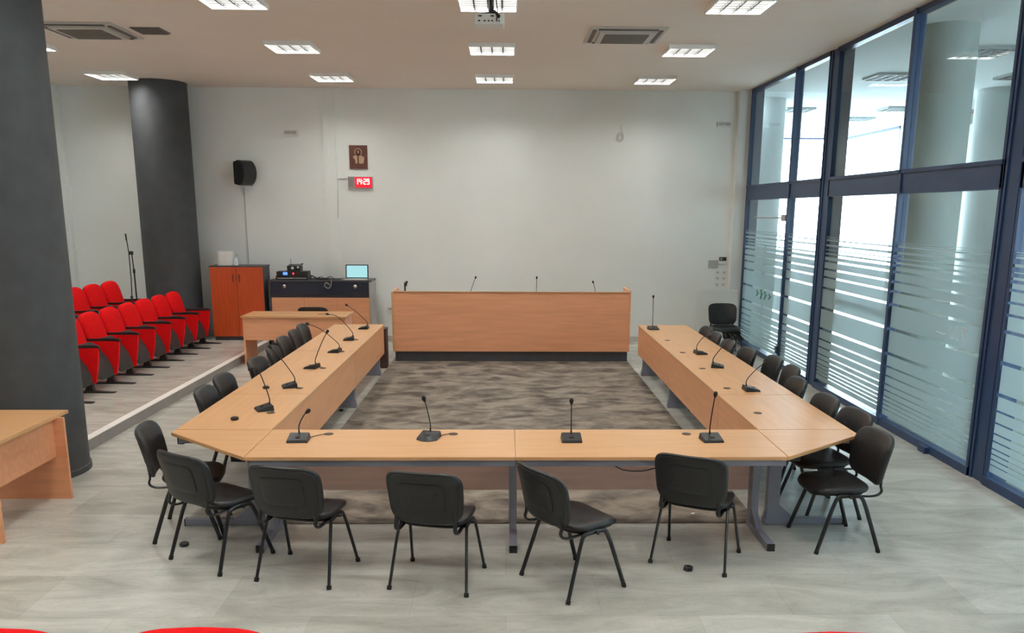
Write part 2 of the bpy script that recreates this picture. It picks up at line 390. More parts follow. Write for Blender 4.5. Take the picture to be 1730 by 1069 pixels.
# small outlined letters on the glass of the wide bay
bm = nb()
def stroke(y, pts):
    tube(bm, [(XW-0.016, y-a*0.10, 1.24+b*0.13) for a,b in pts], 0.0045, 5)
stroke(8.50, [(0,.2),(0.5,.2),(1.4,.15),(2.0,.2)])
stroke(8.22, [(0,1),(0,0),(.6,0)]); stroke(8.12, [(0,1),(0,0),(.6,0)])
stroke(8.02, [(0,1),(.45,0),(.9,1),(.5,1),(.45,.6),(.3,1),(0,1)])
obj('lettering', bm, M_white, b2, label='small pale outlined letters on the glass')

# ------------------------------------------------------------------ lobby beyond the glass
XE = 9.2
struct('ceiling', box(nb(), XW+0.25, XE+0.4, YR-0.2, 24.5, H, H+0.2), M_lobby, 'pale lobby ceiling seen through the glass wall', 'ceiling')
bm = nb(); box(bm, XE, XE+0.2, 5.6, 20.2, 0, H); box(bm, XE, XE+0.2, 1.2, 5.6, 3.9, H); box(bm, XE, XE+0.2, 1.2, 5.6, 0, 0.9); box(bm, XE, XE+0.2, YR, 1.2, 0, H); box(bm, XE, XE+0.2, 20.2, 24.3, 4.45, H)  # unseen window opening added so more daylight floods the lobby
struct('wall_right', bm, M_lobby, 'pale outer wall of the lobby beyond the glass', 'wall')
bm = nb(); box(bm, XW+0.1, XE+0.2, 24.3, 24.5, 4.5, H)
struct('wall_far', bm, M_lobby, 'lintel at the far end of the lobby', 'wall')
struct('wall_side', box(nb(), XW-0.1, XW+0.1, YB+0.2, 24.5, 0, H), M_lobby, 'lobby wall running on behind the back wall', 'wall')
t = thing('window_6', 'bright outer glazing of the lobby seen through the glass wall', 'window', kind='structure')
bm = nb()
for y in (20.26, 23.9): box(bm, XE+0.02, XE+0.14, y-0.06, y+0.06, 0, 4.45)
box(bm, XE-0.1, XE+0.12, 23.75, 24.05, 0, 4.45)
box(bm, XE+0.02, XE+0.14, 20.2, 24.3, 4.39, 4.45); box(bm, XE+0.02, XE+0.14, 20.2, 24.3, 0, 0.1)
for x in (4.6, 6.1, 7.6, 9.15): box(bm, x-0.04, x+0.04, 24.35, 24.42, 0, 4.5)
box(bm, XW+0.1, XE, 24.35, 24.42, 4.46, 4.5)
obj('window_frame', bm, M_steel, t)
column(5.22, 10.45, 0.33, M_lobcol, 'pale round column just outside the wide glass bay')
column(5.12, 17.1, 0.34, M_lobby, 'pale round column outside the glass door bay')
column(8.75, 15.5, 0.36, M_lobby, 'white round column deep in the lobby at the right')
struct('wall_outer', box(nb(), 9.6, 40, -10, 60, -0.3, -0.1), M_ext, 'pale paving outside the lobby', 'ground')
bm = nb(); box(bm, 8.95, 9.2, 16.2, 18.4, 4.18, 4.34); box(bm, 9.0, 9.2, 16.2, 18.4, 4.36, 4.42)
tag(obj('ceiling_duct', bm, M_slot), 'dark grey duct across the lobby beside the white column', 'duct')
def offlight(x, y, label):
    t = thing('ceiling_light', label, 'ceiling light', (x,y,H), group='unlit lobby ceiling lights')
    bm = nb()
    for k in range(5): q = -0.3+k*0.15; box(bm, q-0.008, q+0.008, -0.3, 0.3, -0.04, 0); box(bm, -0.3, 0.3, q-0.008, q+0.008, -0.04, 0)
    obj('louvre', bm, M_louvoff, t); obj('housing', box(nb(), -0.29,0.29,-0.29,0.29,-0.006,0), M_slotd, t)
for x,y,l in ((6.15,14.1,'second from the glass wall row, mid lobby'), (6.5,11.9,'beside the pale column'), (8.2,13.9,'farther out, near the white column'), (6.2,18.6,'beyond the door bay'), (8.2,18.3,'right of the one beyond the door bay'), (8.2,20.3,'deepest one in the lobby')):
    offlight(x, y, 'unlit grey louvre light in the lobby ceiling, '+l)

# ------------------------------------------------------------------ ceiling lights (lit)
def louvre_light(x, y, label, first=[None]):
    if first[0] is None:
        t = thing('ceiling_light', label, 'ceiling light', (x,y,H), group='lit square ceiling lights')
        bm = nb()
        box(bm,-0.31,0.31,-0.31,-0.295,-0.05,0); box(bm,-0.31,0.31,0.295,0.31,-0.05,0); box(bm,-0.31,-0.295,-0.295,0.295,-0.05,0); box(bm,0.295,0.31,-0.295,0.295,-0.05,0)
        obj('frame', bm, M_louv, t)
        bm = nb()
        for k in range(1,4): q = -0.295+k*0.1475; box(bm, q-0.008, q+0.008, -0.295, 0.295, -0.040, -0.008)
        for k in range(1,6): q = -0.295+k*0.0983; box(bm, -0.295, 0.295, q-0.007, q+0.007, -0.036, -0.008)
        obj('louvre', bm, M_slat, t)
        obj('diffuser', box(nb(), -0.295,0.295,-0.295,0.295,-0.008,-0.001), M_tubeE, t, label='glowing diffuser')
        first[0] = t; return t
    return dup(first[0], (x,y,H), 0, label)
xs = [(-6.45,'far left column'),(-2.86,'left column'),(-0.19,'centre column'),(2.46,'right column')]
ys = [(14.6,'row nearest the back wall'),(12.0,'second row from the back wall'),(9.42,'row by the projector'),(6.8,'row over the near table'),(4.2,'row over the near chairs'),(1.6,'row above the camera')]
for y,yl in ys:
    for x,xl in xs:
        louvre_light(x, y, 'bright square louvre ceiling light, %s, %s' % (xl, yl))
# cassettes and vent
def cassette(x, y, label):
    t = thing('air_conditioner', label, 'air conditioner', (x,y,H), group='ceiling cassette units')
    bm = nb(); pr_ = [(0.47,0),(0.47,-0.012),(0.44,-0.03),(0.34,-0.045),(0.33,-0.045)]
    box(bm,-0.47,0.47,-0.47,0.47,-0.02,0,0.006)
    for (a,b,c,d) in ((-0.43,0.43,0.30,0.43),(-0.43,0.43,-0.43,-0.30),(-0.43,-0.30,-0.30,0.30),(0.30,0.43,-0.30,0.30)): pass
    box(bm,-0.34,0.34,-0.34,0.34,-0.05,-0.02,0.01)
    obj('panel', bm, M_offw, t)
    bm = nb()
    for s in (-1,1): box(bm,-0.36,0.36,min(s*0.38,s*0.425),max(s*0.38,s*0.425),-0.032,-0.018); box(bm,min(s*0.38,s*0.425),max(s*0.38,s*0.425),-0.36,0.36,-0.032,-0.018)
    obj('louvre', bm, M_slotd, t)
    bm = nb()
    box(bm,-0.27,0.27,-0.27,0.27,-0.054,-0.05)
    for k in range(11): q = -0.25+k*0.05; box(bm,-0.27,0.27,q-0.012,q+0.006,-0.062,-0.054)
    obj('intake_grille', bm, M_slot, t)
cassette(1.47, 11.1, 'off-white square air conditioner cassette, right of the projector')
cassette(-5.13, 11.12, 'off-white square air conditioner cassette, near the left column top')
t = thing('ceiling_vent', 'small brown square vent grille beside the left air conditioner', 'vent', (-4.38,11.1,H))
obj('frame', box(nb(),-0.18,0.18,-0.18,0.18,-0.012,0,0.003), M_slotd, t)
bm = nb()
for k in range(7): q=-0.15+k*0.05; box(bm,-0.16,0.16,q-0.012,q+0.012,-0.022,-0.012)
obj('slats', bm, M_slotd, t)

# projector on a ceiling pole
t = thing('projector', 'white projector hanging upside down from a black ceiling pole', 'projector', (-0.17,9.05,4.28))
bm = nb(); box(bm,-0.15,0.15,-0.11,0.13,0,0.10,0.012); obj('body', bm, M_white, t)
bm = nb()
for k,x in enumerate((-0.10,-0.045,-0.005,0.03,0.075,0.10)): obox(bm, x, -0.112, 0.03, (0.022,0.02,0.018,0.018,0.012,0.012)[k], 0.006, 0.012)
for x in (-0.09,0.03): obox(bm, x, -0.112, 0.075, 0.035,0.004,0.012)
obj('ports', bm, M_black, t)
bm = nb(); tube(bm, [(0.02,0.0,0.10),(0.02,0.0,0.33)], 0.028, 14); lathe(bm, [(0.07,0.315),(0.07,0.33)], 20, 0.02, 0)
for s in (-1,1): tube(bm, [(0.02,0,0.13),(0.02+s*0.09,-0.06,0.105)], 0.012, 8); tube(bm, [(0.02,0,0.13),(0.02+s*0.07,0.07,0.105)], 0.010, 8)
obj('mount', bm, M_black, t)
bm = nb(); tube(bm, smooth_path([(0.06,-0.02,0.33),(0.075,-0.04,0.2),(0.085,-0.10,0.10),(0.075,-0.13,0.05),(0.075,-0.112,0.03)]), 0.006, 6)
tube(bm, smooth_path([(0.05,-0.04,0.14),(0.10,-0.12,0.08),(0.09,-0.13,0.06),(0.06,-0.10,0.12)]), 0.010, 6)
obj('cable', bm, M_cable, t)

# ------------------------------------------------------------------ carpet
bm = nb(); box(bm, -1.885, 2.035, 6.37, 14.2, 0, 0.009)
tag(obj('carpet', bm, M_carpet), 'mottled grey brown carpet filling the middle of the table ring', 'carpet')

# ------------------------------------------------------------------ conference tables
TZ = 0.75
def tleg(parent, x, y, rz, L_=0.62):
    """steel L leg: post near local origin, foot runs along local -y"""
    bm = nb()
    box(bm, -0.03, 0.03, -0.10, 0.0, 0.05, 0.68, 0.004)
    box(bm, -0.028, 0.028, -L_, 0.02, 0.004, 0.055, 0.004)
    prism(bm, [(-0.10,0.05),(-0.10,0.17),(-0.24,0.05)], 'x', -0.022, 0.022)
    prism(bm, [(0.0,0.05),(0.0,0.13),(0.02,0.05)], 'x', -0.022, 0.022)
    box(bm, -0.028, 0.028, -L_, 0.02, 0.68, 0.718)
    bm.transform(Matrix.Translation((x,y,0)) @ Matrix.Rotation(rz,4,'Z'))
    o = obj('leg', bm, M_grey, parent)
    b2 = nb(); box(b2, -0.029, 0.029, -L_-0.008, -L_+0.002, 0.0, 0.056, 0.003); box(b2,-0.02,0.02,-L_+0.01,-L_+0.05,0,0.006); box(b2,-0.02,0.02,-0.03,0.01,0,0.006)
    b2.transform(Matrix.Translation((x,y,0)) @ Matrix.Rotation(rz,4,'Z'))
    obj('foot_cap', b2, M_black, o)
    return o
def top(parent, pts, m, zt=TZ, th=0.025):
    bm = nb(); prism(bm, pts, 'z', zt-th, zt)
    es = [e for e in bm.edges if abs(e.verts[0].co.z-zt)<1e-5 and abs(e.verts[1].co.z-zt)<1e-5]
    bmesh.ops.bevel(bm, geom=es, offset=0.003, segments=2, affect='EDGES')
    obj('tabletop', bm, m, parent)
def grommet(parent, x, y):
    bm = nb(); lathe(bm, [(0.036,0),(0.036,0.003),(0.026,0.004)], 20, x, y, TZ); obj('cable_grommet', bm, M_hub, parent)
G = 0.0015
names = {0:'nearest the camera', 1:'middle one', 2:'farthest, beside the bench'}
for side, sx in (('left',-1),('right',1)):
    xi, xo = (-1.86,-2.62) if sx<0 else (2.03,2.78)
    for k,(a,b,legs,grs) in enumerate(((6.49,7.80,[],[7.05]),(7.80,10.29,[8.4],[8.09,9.15,10.22]),(10.29,12.79,[10.44,12.57],[11.22]))):
        t = thing('conference_table', 'beech conference table on the %s side of the ring, %s' % (side, names[k]), 'table', group='tables of the %s side' % side)
        x0,x1 = min(xi,xo), max(xi,xo)
        top(t, [(x0,a+G),(x1,a+G),(x1,b-G),(x0,b-G)], M_woody)
        px_ = xi + sx*0.012
        obj('modesty_panel', box(nb(), min(px_,px_+sx*0.018), max(px_,px_+sx*0.018), a+0.004, b-0.004, 0.30, 0.725), M_panely, t)
        if side == 'left' and k == 1: grs = [8.07,9.14,10.235]
        bm = nb(); box(bm, xo-sx*0.10-0.02, xo-sx*0.10+0.02, a+0.06, b-0.06, 0.685, 0.725); obj('rail', bm, M_grey, t)
        for y in legs: tleg(t, xi+sx*0.055, y, -PI/2 if sx<0 else PI/2, 0.60)
        for y in grs: grommet(t, xi+sx*0.16, y)
# front tables
for k,(a,b) in enumerate(((-1.85,0.07),(0.07,2.02))):
    t = thing('conference_table', 'beech conference table of the near row, %s half' % ('left' if k==0 else 'right'), 'table', group='tables of the near row')
    top(t, [(a+G,5.72),(b-G,5.72),(b-G,6.49),(a+G,6.49)], M_wood)
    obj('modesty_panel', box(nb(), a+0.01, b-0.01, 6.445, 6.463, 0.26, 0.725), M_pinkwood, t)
    obj('rail', box(nb(), a+0.02, b-0.004, 5.745, 5.785, 0.675, 0.724, 0.003), M_grey, t)
    if k == 0: tleg(t, -1.80, 6.345, 0, 0.545); tleg(t, 0.055, 6.345, 0, 0.565); grommet(t, -1.38, 6.35); grommet(t, -0.41, 6.35)
    else: tleg(t, 1.965, 6.345, 0, 0.545); grommet(t, 1.42, 6.35)
# corner pieces
for side, sx in (('left',-1),('right',1)):
    xi, xo = (-1.86,-2.62) if sx<0 else (2.03,2.78)
    xf = -1.85 if sx<0 else 2.02
    t = thing('corner_table', 'angled beech corner piece joining the near row to the %s side' % side, 'table')
    pts = [(xf,6.49-G),(xo,6.49-G),(xo,6.40 if sx<0 else 6.33),(xf+sx*G,5.72)]
    if sx>0: pts = pts[::-1]
    top(t, pts, M_wood)
    tleg(t, xf+sx*0.07, 6.36, -PI/2 if sx<0 else PI/2, 0.62)
    bm = nb(); box(bm, min(xo-sx*0.06,xo-sx*0.11), max(xo-sx*0.06,xo-sx*0.11), 6.36, 6.44, 0.665, 0.725); box(bm, min(xf+sx*0.03,xf+sx*0.13), max(xf+sx*0.03,xf+sx*0.13), 5.84, 5.90, 0.68, 0.725)
    obj('bracket', bm, M_black, t)

# ------------------------------------------------------------------ visitor chairs
def make_chair(label, group):
    t = thing('visitor_chair', label, 'chair', group=group)
    # seat pad, forward is +y
    def ds(u,v,s):
        z = 0.462 + s
        f_ = v/0.215
        if f_ > 0.4: z -= 0.030*(f_-0.4)**2/0.36
        if f_ < -0.5: z += 0.016*(-f_-0.5)/0.5
        z += 0.008*(abs(u)/0.235)**3 - 0.006
        return (u*(1-0.03*f_), v+0.03, z)
    bm = nb(); pad(bm, 0.47, 0.43, 0.045, ex=4.2, deform=ds, puff=0.004)
    seat = obj('seat', bm, M_leather, t, True)
    def du(u,v,s): x,y,z = ds(u,v,s); return (x,y,z)
    bm = nb(); pad(bm, 0.42, 0.38, 0.016, ex=4.0, deform=lambda u,v,s: (u, v+0.03, 0.433+s-0.012*max(0,(v/0.19)-0.4)), rnd=0.3)
    obj('seat_shell', bm, M_black, seat, True)
    # backrest: u along x, v up, s thickness (positive = rear)
    def db(u,v,s):
        z0 = 0.670; th = math.radians(13)
        cur = 0.045*(u/0.24)**2 + 0.012*max(0,(v/0.18))**2*0 
        yy = -0.285 - s*1.0 + cur - math.tan(th)*v - 0.012*(v/0.18)**2
        return (u, yy, z0+v)
    bm = nb(); pad(bm, 0.505, 0.375, 0.042, ex=4.6, deform=db, puff=0.002, taper=0.035)
    back = obj('backrest', bm, M_leather, t, True)
    bm = nb(); pad(bm, 0.46, 0.335, 0.012, ex=5, deform=lambda u,v,s: db(u,v,s+0.022), taper=0.03, rnd=0.3)
    pad(bm, 0.30, 0.20, 0.010, ex=7, deform=lambda u,v,s: db(u,v+0.01,s+0.029), rnd=0.3)
    obj('back_shell', bm, M_black, back, True)
    for sx in (-1,1):
        for sy in (-1,1):
            bm = nb()
            pth = [(sx*0.265,sy*0.235-0.005,0.012),(sx*0.240,sy*0.130-0.005,0.33),(sx*0.232,sy*0.098-0.005,0.405),(sx*0.229,sy*0.070-0.005,0.426),(sx*0.228,-0.005,0.43)]
            P = [Vector(pth[0])] + smooth_path(pth[1:], 4)
            tube(bm, P, 0.0125, 10, oval=(0.8,1.25))
            lg = obj('leg', bm, M_tube, t, True)
            bm = nb(); tube(bm, [(sx*0.266,sy*0.237-0.005,0.0),(sx*0.264,sy*0.230-0.005,0.025)], 0.0165, 10)
            obj('foot_cap', bm, M_rubber, lg, True)
    bm = nb()
    tube(bm, [(-0.228,0.075,0.423),(0.228,0.075,0.423)], 0.009, 8); tube(bm, [(-0.228,-0.085,0.423),(0.228,-0.085,0.423)], 0.009, 8)
    for sx in (-1,1): tube(bm, [(sx*0.235,0.0,0.428),(sx*0.262,0.0,0.428)], 0.011, 8); 
    obj('cross_rail', bm, M_tube, t, True)
    for sx in (-1,1):
        bm = nb()
        tube(bm, smooth_path([(sx*0.20,-0.05,0.424),(sx*0.20,-0.17,0.416),(sx*0.20,-0.232,0.426),(sx*0.20,-0.258,0.455),(sx*0.198,-0.248,0.50),(sx*0.19,-0.258,0.58)], 5), 0.011, 8, oval=(1.3,0.8))
        obj('back_bracket', bm, M_tube, t, True)
    return t
CH = []
near = [(-2.445,6.275,-80,'black chair at the left end of the near row, turned to the table corner'),
 (-2.05,5.74,-33,'black chair by the left corner, second from left, overlapping the one behind it'),
 (-1.37,5.48,-14,'black chair with its back to the camera, third from left in the near row'),
 (-0.46,5.355,-13,'black chair with its back to the camera, left of the central table leg'),
 (0.455,5.305,-57,'black chair turned sideways just right of the central table leg'),
 (1.38,5.69,-27,'black chair with its back to the camera at the right of the near row'),
 (2.50,6.02,93,'black chair facing left beside the right table corner, nearest the glass')]
side_l = [(-2.49,7.62,-88,'nearest of the far-side pair behind the black puck'),(-2.52,8.22,-90,'second along, next to the nearest'),(-2.47,9.17,-94,'third along, beside the second microphone'),
 (-2.51,10.01,-86,'fourth along, overlapping the third'),(-2.58,10.75,-90,'fifth along, near the desk corner'),(-2.59,11.38,-88,'sixth along, just before the last'),(-2.62,11.96,-90,'farthest, closest to the back desk')]
side_r = [(2.63,6.68,96,'nearest, tucked behind the chair at the corner'),(2.59,7.27,92,'second along from the corner'),(2.59,8.07,88,'third along, in front of the pair'),(2.76,8.74,86,'fourth along, pulled out from the table'),(2.76,9.33,90,'fifth along, pulled out from the table'),
 (2.63,9.90,94,'sixth along, by the third microphone'),(2.55,10.53,90,'seventh along'),(2.55,11.22,90,'eighth along, next to last'),(2.57,11.79,92,'farthest, at the end of the table')]
allc = [(x,y,a,l,'black chairs along the near row of tables') for x,y,a,l in near]
allc += [(x,y,a,'black chair left of the table ring, '+l,'black chairs on the left side') for x,y,a,l in side_l]
allc += [(x,y,a,'black chair right of the table ring, '+l,'black chairs on the right side') for x,y,a,l in side_r]
allc += [(3.87,14.62,180,'black chair facing the camera by the right end of the back wall',None),(-3.28,14.50,2,'black chair behind the rear desk, only its top edge showing',None)]
proto = None
for x,y,a,l,g_ in allc:
    if proto is None:
        proto = make_chair(l, g_); o = proto; o.location = (x,y,0); o.rotation_euler = (0,0,math.radians(a))
    else:
        o = dup(proto, (x,y,0), math.radians(a), l, g_)
        if g_ is None and 'group' in o: del o['group']

# ------------------------------------------------------------------ theatre seats
def seat_side(t, sx, with_label=None):
    X = sx*0.280
    bm = nb(); prism(bm, [(-0.26,0.585),(0.222,0.585),(0.215,0.50),(0.190,0.32),(0.155,0.13),(0.05,0.13),(-0.10,0.28)], 'x', X-0.019, X+0.019)
    obj('side_panel', bm, M_red, t)
    bm = nb(); prism(bm, [(-0.28,0.585),(-0.28,0.615),(0.16,0.626),(0.215,0.620),(0.238,0.600),(0.235,0.575),(0.20,0.585)], 'x', X-0.024, X+0.024)
    es = [e for e in bm.edges]; bmesh.ops.bevel(bm, geom=es, offset=0.006, segments=2, affect='EDGES')
    obj('armrest', bm, M_arm, t, True)
    bm = nb(); prism(bm, [(0.0,0.012),(0.13,0.012),(0.11,0.06),(0.10,0.17),(0.02,0.17),(0.02,0.06)], 'x', X-0.028, X+0.028)
    prism(bm, [(-0.14,0),(0.385,0),(0.38,0.008),(0.16,0.022),(-0.12,0.022),(-0.14,0.008)], 'x', X-0.04, X+0.04)
    bmesh.ops.recalc_face_normals(bm, faces=bm.faces[:])
    obj('pedestal', bm, M_ped, t)
def make_seat(label, group):
    t = thing('theatre_seat', label, 'theatre seat', group=group)
    # backrest pad: v up, s thickness towards front
    def db(u,v,s):
        th = math.radians(14); y0, z0 = -0.235, 0.655
        q = v/0.275
        uu = u*(1-0.10*max(0,q-0.35)**2)
        zz = v - 0.020*(u/0.26)**2*max(0,q)
        return (uu, y0 + s + 0.02*(u/0.26)**2*0 - math.tan(th)*v, z0+zz)
    bm = nb(); pad(bm, 0.53, 0.58, 0.085, ex=4.8, deform=db, puff=0.018, taper=0.0)
    bk = obj('backrest', bm, M_red, t, True)
    bm = nb(); pad(bm, 0.51, 0.54, 0.02, ex=4.0, deform=lambda u,v,s: db(u,v,s-0.05)); obj('back_shell', bm, M_shell, bk, True)
    # tipped-up seat: red cushion behind, dark shell facing forward
    def dp(u,v,s):
        q = (v+0.2)/0.4
        return (u*(1-0.30*max(0,0.4-q)), 0.150 - 0.24*q + 0.035*math.sin(q*PI) + s, 0.365+v)
    bm = nb(); pad(bm, 0.49, 0.44, 0.07, ex=3.6, deform=lambda u,v,s: dp(u,v,s-0.045), puff=0.012)
    cu = obj('seat_cushion', bm, M_red, t, True)
    bm = nb(); pad(bm, 0.515, 0.46, 0.03, ex=6, deform=dp, puff=0.008); obj('seat_shell', bm, M_shell, cu, True)
    seat_side(t, 1)
    return t
Y0, PT, XS = 10.127, 0.593, -5.45
ord_ = ['nearest, half hidden by the column','second','third','fourth','fifth','sixth','seventh','eighth and last, closest to the cupboard']
base = make_seat('red theatre seat in the front row, '+ord_[0], 'front row of red theatre seats')
base.location = (XS, Y0+PT*0.5, PLAT); base.rotation_euler = (0,0,-PI/2)
for k in range(1,8):
    o = dup(base, (XS, Y0+PT*(k+0.5), PLAT), -PI/2, 'red theatre seat in the front row, '+ord_[k]+(' from the camera' if k<7 else ''))
seat_side(o, -1)
X2 = -6.32
for k,l in enumerate(('farthest, beside the microphone stand','middle of the three showing','third from the far end, cut by the column','mostly hidden by the near column')):
    o = dup(base, (X2, 14.17-PT*k, 0.335), -PI/2, 'red theatre seat in the rear row, '+l, 'rear row of red theatre seats')
    if k == 0: seat_side(o, -1)
for x,l in ((-0.88,'red seat back top showing at the bottom edge, left of centre'),(-1.473,'red seat back top showing at the bottom left corner'),(0.93,'red seat back barely showing at the bottom edge, right side')):
    o = dup(base, (x, 2.50 if x < 0 else 2.455, 0.355), 0, l, 'nearest red seats')
    if x != -0.88: seat_side(o, -1)

# ------------------------------------------------------------------ desks
def slab_desk(name, label, x0,x1,y0,y1, zt, ends, panel, extra=None):
    t = thing(name, label, 'desk')
    obj('tabletop', box(nb(), x0,x1,y0,y1,zt-0.028,zt,0.002), M_wood, t)
    for e_ in ends: obj('side_panel', box(nb(), *e_, 0.0, zt-0.028), M_panel, t)
    obj('modesty_panel', box(nb(), *panel), M_panel, t)
    return t
# left foreground desk (long side runs in depth)
t = slab_desk('desk', 'beech desk cut by the left edge in front of the charcoal column', -4.55,-3.80,5.85,7.16, 0.75,
   [(-4.50,-3.76-0.0,6.985,7.012),(-4.50,-3.76,5.98,6.007)], (-3.872,-3.85,6.007,6.985,0.38,0.722))
bm = nb(); lathe(bm,[(0.012,0),(0.012,0.006)],8,-3.82,6.998,0); lathe(bm,[(0.012,0),(0.012,0.006)],8,-4.4,6.998,0)
# rear desk
t = slab_desk('desk', 'long beech desk standing at the foot of the platform before the low cabinet', -4.24,-2.56,13.42,14.12, 0.79,
   [(-4.22,-4.193,13.45,14.08),(-2.61,-2.583,13.45,14.08),(-3.72,-3.693,13.60,14.0)], (-4.193,-2.61,13.455,13.475,0.40,0.762))
bm = nb(); obox(bm, -3.0, 13.7, 0.796, 0.14, 0.03, 0.012, 0.2, bev=0.003)
tag(obj('remote_control', bm, M_woodedge), 'small dark remote lying on the rear desk', 'remote')

# ------------------------------------------------------------------ panel bench (dais)
t = thing('panel_bench', 'wide beech panel bench at the head of the carpet with a dark plinth', 'bench')
obj('front_panel', box(nb(), -1.84,2.02,13.73,13.755,0.175,1.155), M_panel, t)
bm = nb(); box(bm, 2.02,2.048,13.71,14.5,0.175,1.185,0.002); obj('side_panel', bm, M_panel, t)
bm = nb(); box(bm, -1.868,-1.84,13.71,14.5,0.175,1.165,0.002); obj('side_panel', bm, M_wood, t)
obj('plinth', box(nb(), -1.83,2.02,13.76,14.45,0.009,0.175), M_charc, t)
obj('worktop', box(nb(), -1.84,2.02,13.755,14.45,0.90,0.93), M_wood, t)
obj('ledge', box(nb(), -1.84,2.02,13.715,13.80,1.150,1.165,0.002), M_woodedge, t)
obj('bottom_shelf', box(nb(), -1.84,2.02,13.755,14.45,0.175,0.20), M_wood, t)

# ------------------------------------------------------------------ microphones
def mic(loc, rz, head, label, group, cable_to=None, bow=0.0, hex_=False):
    t = thing('gooseneck_microphone', label, 'microphone', loc, rz, group)
    bm = nb()
    pts = [(-0.080,-0.085),(0.080,-0.085),(0.080,0.060),(-0.080,0.060)]
    if hex_: pts = [(-0.080,-0.08),(-0.02,-0.12),(0.035,-0.12),(0.085,-0.075),(0.085,0.055),(-0.07,0.055)]
    n = len(pts); A = [bm.verts.new((x,y,0.0)) for x,y in pts]
    B = [bm.verts.new((x*0.92,y*0.90,0.016+0.034*(y+0.095)/0.16)) for x,y in pts]
    bm.faces.new(A[::-1]); bm.faces.new(B)
    for i in range(n): bm.faces.new((A[i],A[(i+1)%n],B[(i+1)%n],B[i]))
    bmesh.ops.bevel(bm, geom=bm.edges[:], offset=0.004, segments=2, affect='EDGES')
    bs = obj('base', bm, M_black, t, True)
    bm = nb(); obox(bm, 0.0,-0.03,0.030,0.035,0.022,0.006,rx=0.19,bev=0.002); obj('talk_button', bm, M_ltgrey if False else M_rubber, bs)
    inv = Matrix.Rotation(-rz,3,'Z')
    h = inv @ (Vector(head)-Vector(loc))
    b0 = Vector((0,0.035,0.036)); mid = b0.lerp(h, 0.55) + Vector((0,0,0.05+bow)); q1 = b0 + Vector((0,0,0.07+0.1*bow))
    path = smooth_path([b0, q1, mid, h], 7)
    bm = nb(); tube(bm, path, [0.0068]*4+[0.0048]*(len(path)-4), 8); obj('gooseneck', bm, M_tube, t, True)
    d = (path[-1]-path[-3]).normalized()
    bm = nb(); lathe(bm, [(0.004,-0.03),(0.009,-0.022),(0.015,-0.008),(0.0165,0.004),(0.012,0.016),(0.005,0.021)], 14)
    bm.transform(Matrix.Translation(h) @ d.to_track_quat('Z','Y').to_matrix().to_4x4())
    obj('microphone_head', bm, M_rubber, t, True)
    if cable_to:
        c = inv @ (Vector((*cable_to, loc[2]))-Vector(loc))
        s = Vector((0.06 if c.x>0 else -0.06, 0.04, 0.008)); e_ = Vector((c.x,c.y,0.006))
        bm = nb(); tube(bm, smooth_path([s, s.lerp(e_,0.5)+Vector((0,0.02,-0.003)), e_],5), 0.0028, 6); obj('cable', bm, M_cable, t, True)
    return t
D = math.radians
LM = [((-2.10,7.17),-62,(-2.21,7.17,1.11),'nearest the camera, its neck bent over',(-2.02,7.07),0.09),
 ((-2.12,8.13),-70,(-2.30,8.13,1.15),'second from the camera',(-2.02,8.07),0.0),
 ((-2.13,9.15),-100,(-1.95,9.13,1.16),'third, its neck leaning right',(-2.01,9.13),0.0),
 ((-2.09,10.21),-95,(-2.42,10.21,1.10),'fourth, its neck reaching to the chairs',(-2.02,10.3),0.02),
 ((-2.10,11.20),-85,(-2.38,11.18,1.10),'fifth, next to last',(-2.01,11.22),0.05),
 ((-2.08,12.29),-90,(-2.33,12.29,1.10),'farthest, at the bench end',None,0.0)]
for (x,y),a,h,l,c,bw in LM: mic((x,y,TZ), D(a), h, 'gooseneck microphone on the left tables, '+l, 'microphones on the left tables', c, bw)
FM = [((-1.57,6.17),2,(-1.50,6.22,0.965),'short one at the left',(-1.40,6.34),0.0,False),
 ((-0.59,6.24),-12,(-0.63,6.30,1.045),'with a pointed base, left of centre',(-0.43,6.34),0.0,True),
 ((0.50,6.17),0,(0.50,6.22,1.045),'standing straight, right of centre',None,0.0,False),
 ((1.57,6.17),5,(1.60,6.22,1.10),'leaning right, nearest the right corner',None,0.0,False)]
for (x,y),a,h,l,c,bw,hx in FM: mic((x,y,TZ), D(a), h, 'black gooseneck microphone on the near row, '+l, 'microphones on the near row', c, bw, hx)
RM = [((2.18,12.30),5,(2.17,12.32,1.235),'farthest, standing upright',None,0.0),
 ((2.38,10.13),95,(2.50,10.13,0.97),'third along, its neck bent over the edge',None,0.03),
 ((2.37,9.24),75,(2.53,9.24,1.08),'second along',None,0.0),
 ((2.39,7.99),92,(2.52,7.99,1.02),'nearest the camera, leaning to the chairs',None,0.0)]
for (x,y),a,h,l,c,bw in RM: mic((x,y,TZ), D(a), h, 'black gooseneck microphone on the right tables, '+l, 'microphones on the right tables', c, bw)
BM = [((-0.62,14.2),180,(-0.51,14.2,1.36),'leaning right, left of centre'),((0.51,14.2),180,(0.52,14.2,1.36),'upright, in the middle'),((1.53,14.2),180,(1.47,14.2,1.29),'leaning left, at the right')]
for (x,y),a,h,l in BM: mic((x,y,0.93), D(a), h, 'black gooseneck microphone behind the bench panel, '+l, 'microphones on the bench')
t = thing('microphone_stand', 'short black desk microphone holder at the left end of the bench', 'microphone', (-1.70,14.2,0.93))
bm = nb(); lathe(bm, [(0.06,0),(0.06,0.015),(0.02,0.022)], 18); obj('base', bm, M_black, t, True)
bm = nb(); tube(bm, [(0,0,0.02),(0,0,0.29)], 0.014, 8); obj('pole', bm, M_black, t, True)
bm = nb(); obox(bm, 0.01,0,0.31,0.05,0.04,0.06,0.3,0.3,0.012); obox(bm,0.03,0,0.345,0.035,0.03,0.04,0.5,0.2,0.01); obj('clamp', bm, M_black, t, True)
